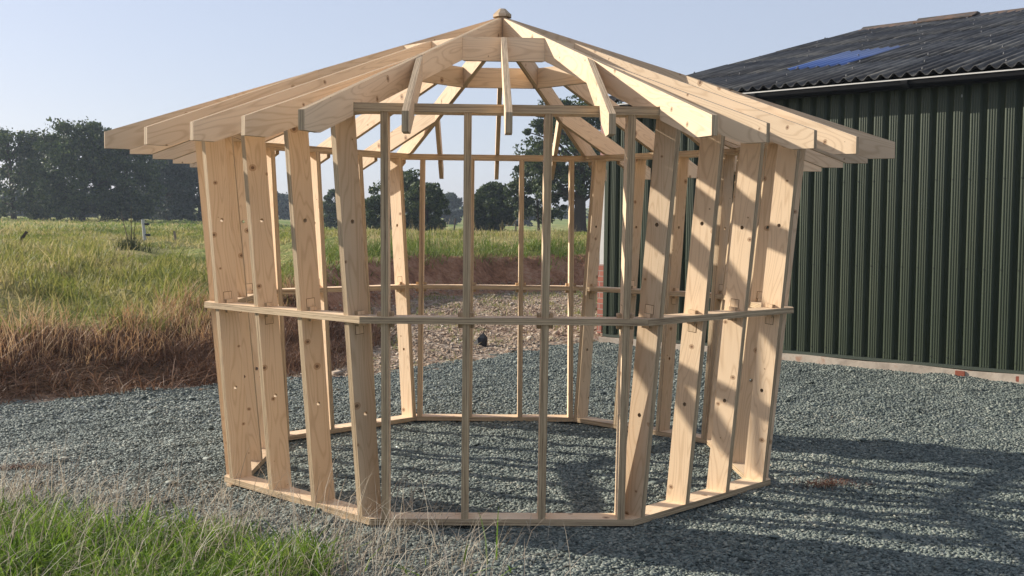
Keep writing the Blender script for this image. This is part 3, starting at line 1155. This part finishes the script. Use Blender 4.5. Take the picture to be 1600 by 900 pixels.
F2 = [f + len(V) for f in F2]
o = link('dry_stalks', mesh_np('dry_stalks', np.concatenate([V, V2]), [np.concatenate([F[0], F2[0]]), np.concatenate([F[1], F2[1]])]), mat_island('straw_stalks', [(0, (.20, .15, .11)), (.5, (.46, .38, .28)), (1, (.74, .66, .52))], .6, .25, .3))
tag(o, 'thin dry straw stalks standing along the near edge of the gravel', 'grass', kind='stuff')

# dark reedy weed and posts in the left field
def on_ground(u, v, lo=8, hi=60):
    """walk along the ray of photo pixel (u, v) until it meets the terrain"""
    for d in np.arange(lo, hi, .05):
        q = ray_at(u, v, d)
        if q[2] < float(ground_h(q[0:1], q[1:2])[0]):
            return q
    return ray_at(u, v, hi)


q = on_ground(205, 389)
n = 260
P = np.tile(q, (n, 1)) + np.column_stack([rng.normal(0, .22, n), rng.normal(0, .15, n), np.zeros(n)])
P[:, 2] = ground_h(P[:, 0], P[:, 1]) - .02
V, F = blades(P, rng.uniform(.15, .5, n), np.full(n, .012), rng.uniform(0, 6.28, n), rng.uniform(.05, .9, n))
rd = link('weed_clump', mesh_np('weed_clump', V, F), mat_island('dark_weed', [(0, (.03, .045, .015)), (.7, (.08, .10, .035)), (1, (.2, .16, .08))], .7))
tag(rd, 'dark spiky weed clump in the left field beside the white post', 'weed')
bm = bmesh.new()
for a, l, tl in ((.3, .62, .1), (2.4, .8, .35), (4.0, .55, .2), (5.2, .95, .02)):
    add_tube(bm, [q + np.array([.05 * math.cos(a), .05 * math.sin(a), 0]), q + np.array([tl * l * math.cos(a), tl * l * math.sin(a), l * .6]), q + np.array([1.5 * tl * l * math.cos(a), 1.5 * tl * l * math.sin(a), l])], [.012, .009, .004], 5)
link('weed_stem', bm_mesh('weed_stem', bm), mat_simple('weed_stem', (.10, .075, .04), .8), rd)


def post(u, v_base, v_top, lean_px, wpx_, col, label, name='fence_post', ins=False):
    q = on_ground(u, v_base)
    d = (q - CAM) @ fw
    tp = ray_at(u + lean_px, v_top, d)
    r = wpx_ * d / F_PX / 2
    root = empty(name, q)
    bm = bmesh.new()
    tv = tp - q
    add_tube(bm, [(0, 0, -.2), tuple(tv * .5), tuple(tv)], [r, r * .95, r * .9], 6)
    link('shaft', bm_mesh('shaft', bm), col, root)
    if ins:
        for f in (.80, .30):
            bm = bmesh.new()
            c = Vector(tv * f)
            add_tube(bm, [c + Vector((r * .5, 0, 0)), c + Vector((r * 2.6, -.01, -.01)), c + Vector((r * 3.4, -.01, 0))], [r * .45, r * .8, r * .45], 8)
            link('insulator', bm_mesh('insulator', bm), mat_simple('insulator_black', (.02, .02, .02), .5), root)
    tag(root, label, 'fence post', 'posts of the field fence')
    return q, tp


m_pw = mat_simple('weathered_white', (.42, .42, .40), .8, .2, .2, 10)
m_pd = mat_simple('old_dark_timber', (.07, .055, .045), .9, .2, .3, 10)
m_pg = mat_simple('grey_timber', (.22, .18, .13), .9, .2, .3, 10)
post(227, 377, 343, -4, 5.5, m_pw, 'pale upright fence post with two black insulators in the left field', ins=True)
post(25, 385, 362, 17, 5.5, m_pd, 'dark broken fence post leaning to the right in the left field')
post(275, 377, 361, -3, 4.5, m_pg, 'short grey stump of a post beside the gazebo in the left field')
fp = []
for u, vb, vt, ln, lab in ((709, 360, 341, 3, 'thin dark fence post between the two round bushes behind the gazebo'), (806, 361, 344, 0, 'thin fence post beside the low bough of the big tree'),
                           (596, 358, 342, 0, 'thin fence post before the tall back bush behind the gazebo')):
    fp.append(post(u, vb, vt, ln, 2.6, m_pd, lab)[1])

# ================================================================== TREES
BARK = mat_simple('bark', (.055, .045, .035), .95, .1, .35, 6)
LEAVES = {}
for nm, a, b, c in (('deep', (.020, .036, .011), (.048, .076, .022), (.12, .15, .045)),
                    ('mid', (.028, .046, .016), (.060, .090, .030), (.14, .165, .055)),
                    ('blue', (.020, .032, .022), (.040, .056, .036), (.08, .10, .06))):
    LEAVES[nm] = mat_island('foliage_' + nm, [(0, a), (.6, b), (1, c)], .6, .3, .25)


def leaf_cloud(centers, radii, per, size):
    n = len(centers) * per
    c = np.repeat(centers, per, 0)
    r = np.repeat(radii, per)
    d = rng.normal(0, 1, (n, 3))
    d /= np.linalg.norm(d, axis=1)[:, None]
    P = c + d * (r * rng.uniform(.25, 1.0, n) ** .55)[:, None] * np.array([1.1, 1.1, .75])
    a = rng.normal(0, 1, (n, 3)); a /= np.linalg.norm(a, axis=1)[:, None]
    b = np.cross(a, rng.normal(0, 1, (n, 3))); b /= np.linalg.norm(b, axis=1)[:, None]
    sz = (size * rng.uniform(.6, 1.4, n))[:, None]
    V = np.stack([P - a * sz * .5, P + b * sz * .28, P + a * sz * .5, P - b * sz * .28], 1).reshape(-1, 3)
    f = np.arange(n * 4).reshape(-1, 4)
    return V, f


def tree(u, v_base, v_top, hw, dist, label, leaf='deep', clumps=55, per=120, gap=.75, low=.06, trunk=.03, seed=0, cat='tree', shape=1.0, group='trees along the field edge', lsize=None, trunk_u=None, sub=0.25):
    g = np.random.default_rng(seed + 100)
    b = ray_at(u if trunk_u is None else trunk_u, v_base, dist)
    b[2] = float(ground_h(b[0:1], b[1:2])[0])
    c_x = ray_at(u, v_base, dist)
    top = ray_at(u, v_top, dist)
    Hh = top[2] - b[2]
    W = hw * dist / F_PX
    root = empty('tree', b)
    tag(root, label, cat, group)
    off = np.array([c_x[0] - b[0], c_x[1] - b[1], 0])
    # trunk and limbs
    bm = bmesh.new()
    tr = trunk * Hh
    lean = g.normal(0, .03 * Hh, 2)
    tp = [(0, 0, -.3), (lean[0] * .1, lean[1] * .1, Hh * .10), (lean[0] * .5, lean[1] * .5, Hh * .45), (lean[0] + off[0] * .5, lean[1] + off[1] * .5, Hh * .85)]
    add_tube(bm, tp, [tr * 1.35, tr, tr * .75, tr * .2], 9)
    cs, rs = [], []
    for k in range(int(clumps * 1.75)):
        t = g.uniform(0, 1)
        zz = low + (1 - low) * t ** .9
        prof_ = math.sin(math.pi * min(1, max(.06, (zz - low) / (1 - low) * .80 + .14))) ** (.55 * shape)
        a = g.uniform(0, 6.283)
        rr = W * prof_ * g.uniform(.3, 1.0) ** .6 * (1 + .16 * math.sin(3 * a + seed) + g.uniform(-.1, .16))
        z = Hh * zz - sub * W * .55 * (zz > .8)
        cs.append((rr * math.cos(a) + off[0], rr * math.sin(a) + off[1], z))
        rs.append(sub * W * g.choice([.55, .8, 1.1, 1.5]))
        if k % 4 == 0:
            zb_ = Hh * min(.8, max(.15, zz * .7))
            f = zb_ / (Hh * .85)
            p0 = (lean[0] * f, lean[1] * f, zb_)
            mid = tuple(.5 * (p0[i] + cs[-1][i]) + (0, 0, .06 * Hh)[i] for i in range(3))
            add_tube(bm, [p0, mid, cs[-1]], [tr * .34, tr * .2, tr * .06], 5)
    link('trunk', bm_mesh('trunk', bm), BARK, root)
    V, f = leaf_cloud(np.array(cs), np.array(rs), per, lsize or max(.16, dist * .0030))
    link('crown', mesh_np('crown', V, [f]), LEAVES[leaf], root)
    return root


T = tree
# treeline beyond the left field
T(22, 338, 201, 62, 92, 'loose pale green tree with sky gaps at the left edge of the treeline', 'mid', 60, 110, seed=1, trunk=.028)
T(72, 338, 214, 46, 96, 'shorter round tree right of the leftmost loose tree', 'mid', 45, 110, seed=14)
T(128, 338, 190, 60, 90, 'tallest broad dark green tree in the left treeline', 'deep', 85, 140, seed=2, shape=.8, low=.06)
T(196, 338, 214, 52, 92, 'dense dark tree under the lowest left rafter ends', 'deep', 75, 140, seed=3, low=.05)
T(262, 338, 236, 50, 104, 'bluish dark tree with sky holes just left of the gazebo frame', 'blue', 60, 110, seed=4, low=.05)
T(312, 338, 246, 40, 108, 'bluish tree mostly hidden behind the left gazebo posts', 'blue', 55, 110, seed=5, low=.05)
T(20, 338, 296, 60, 150, 'low hazy blue hedge tree under the leftmost loose tree', 'blue', 50, 90, seed=6, low=.02, trunk=.02)
T(90, 338, 300, 60, 140, 'low hazy hedge bush below the tall treeline on the left', 'blue', 50, 90, seed=16, low=.02, trunk=.02)
T(230, 338, 296, 60, 135, 'low hedge bush filling under the dark trees by the gazebo', 'blue', 50, 90, seed=17, low=.02, trunk=.02)
T(425, 350, 300, 34, 190, 'small hazy blue tree seen between the left gazebo posts', 'blue', 40, 90, seed=7, low=.03)
T(480, 352, 318, 36, 200, 'low distant bush between the second and third left posts', 'blue', 40, 80, seed=18, low=.03)
T(524, 352, 296, 20, 100, 'narrow bush seen just right of the third left post', 'mid', 40, 90, seed=8, low=.04)
# behind the gazebo
T(588, 360, 306, 24, 66, 'low rounded hedge bush left of the tall back bush', 'deep', 45, 120, seed=9, low=.03, trunk=.02)
T(628, 362, 267, 44, 72, 'tall bush with a domed top behind the gazebo middle', 'deep', 70, 130, seed=10, low=.04, trunk=.02)
T(668, 362, 287, 32, 66, 'round dark bush in front of the tall domed bush', 'deep', 60, 130, seed=11, low=.04, trunk=.02)
T(704, 350, 303, 18, 180, 'distant bluish pointed tree between the two dark bushes', 'blue', 40, 80, seed=12, low=.03)
T(768, 362, 287, 31, 72, 'single round dark bush standing alone behind the front middle posts', 'deep', 65, 140, seed=13, low=.05, trunk=.02)
T(808, 352, 318, 26, 170, 'hazy blue bush beneath the big tree', 'blue', 40, 80, seed=15, low=.02)
T(900, 364, 153, 84, 66, 'big spreading tree with a thick bare trunk left of the barn', 'deep', 105, 120, seed=21, low=.28, trunk=.045, shape=.6, trunk_u=906, sub=.15)
T(842, 364, 236, 44, 68, 'lower drooping side crown at the left of the big tree', 'deep', 50, 120, seed=22, low=.16, trunk=.016, sub=.2)
for k, (u, vb, vt, hw, d) in enumerate(((740, 345, 331, 60, 300), (860, 346, 334, 70, 280), (640, 345, 326, 60, 320), (560, 345, 324, 70, 300))):
    T(u, vb, vt, hw, d, ['far hedge clump on the pale slope left of the big tree', 'far low hedge below the bare trunk of the big tree', 'far hedge clump behind the domed bush', 'far hedge clump behind the low rounded bush'][k], 'blue', 40, 60, seed=30 + k, low=.02, trunk=.01, group='far hedge clumps')

# ================================================================== HAZE
bm = bmesh.new()
add_box(bm, (-440, -70, -1.1), (440, 580, 34))
hz = NT('morning_haze')
hz.t.nodes.remove(hz.b)
pv = hz.n('VolumePrincipled')
pv.inputs['Color'].default_value = (.72, .84, 1.0, 1)
pv.inputs['Density'].default_value = 0.0006
pv.inputs['Anisotropy'].default_value = 0.25
hz.l(pv.outputs[0], hz.out.inputs['Volume'])
o = link('haze', bm_mesh('haze', bm), hz.m)
o['kind'] = 'stuff'
o['label'] = 'thin bluish morning haze over the fields'
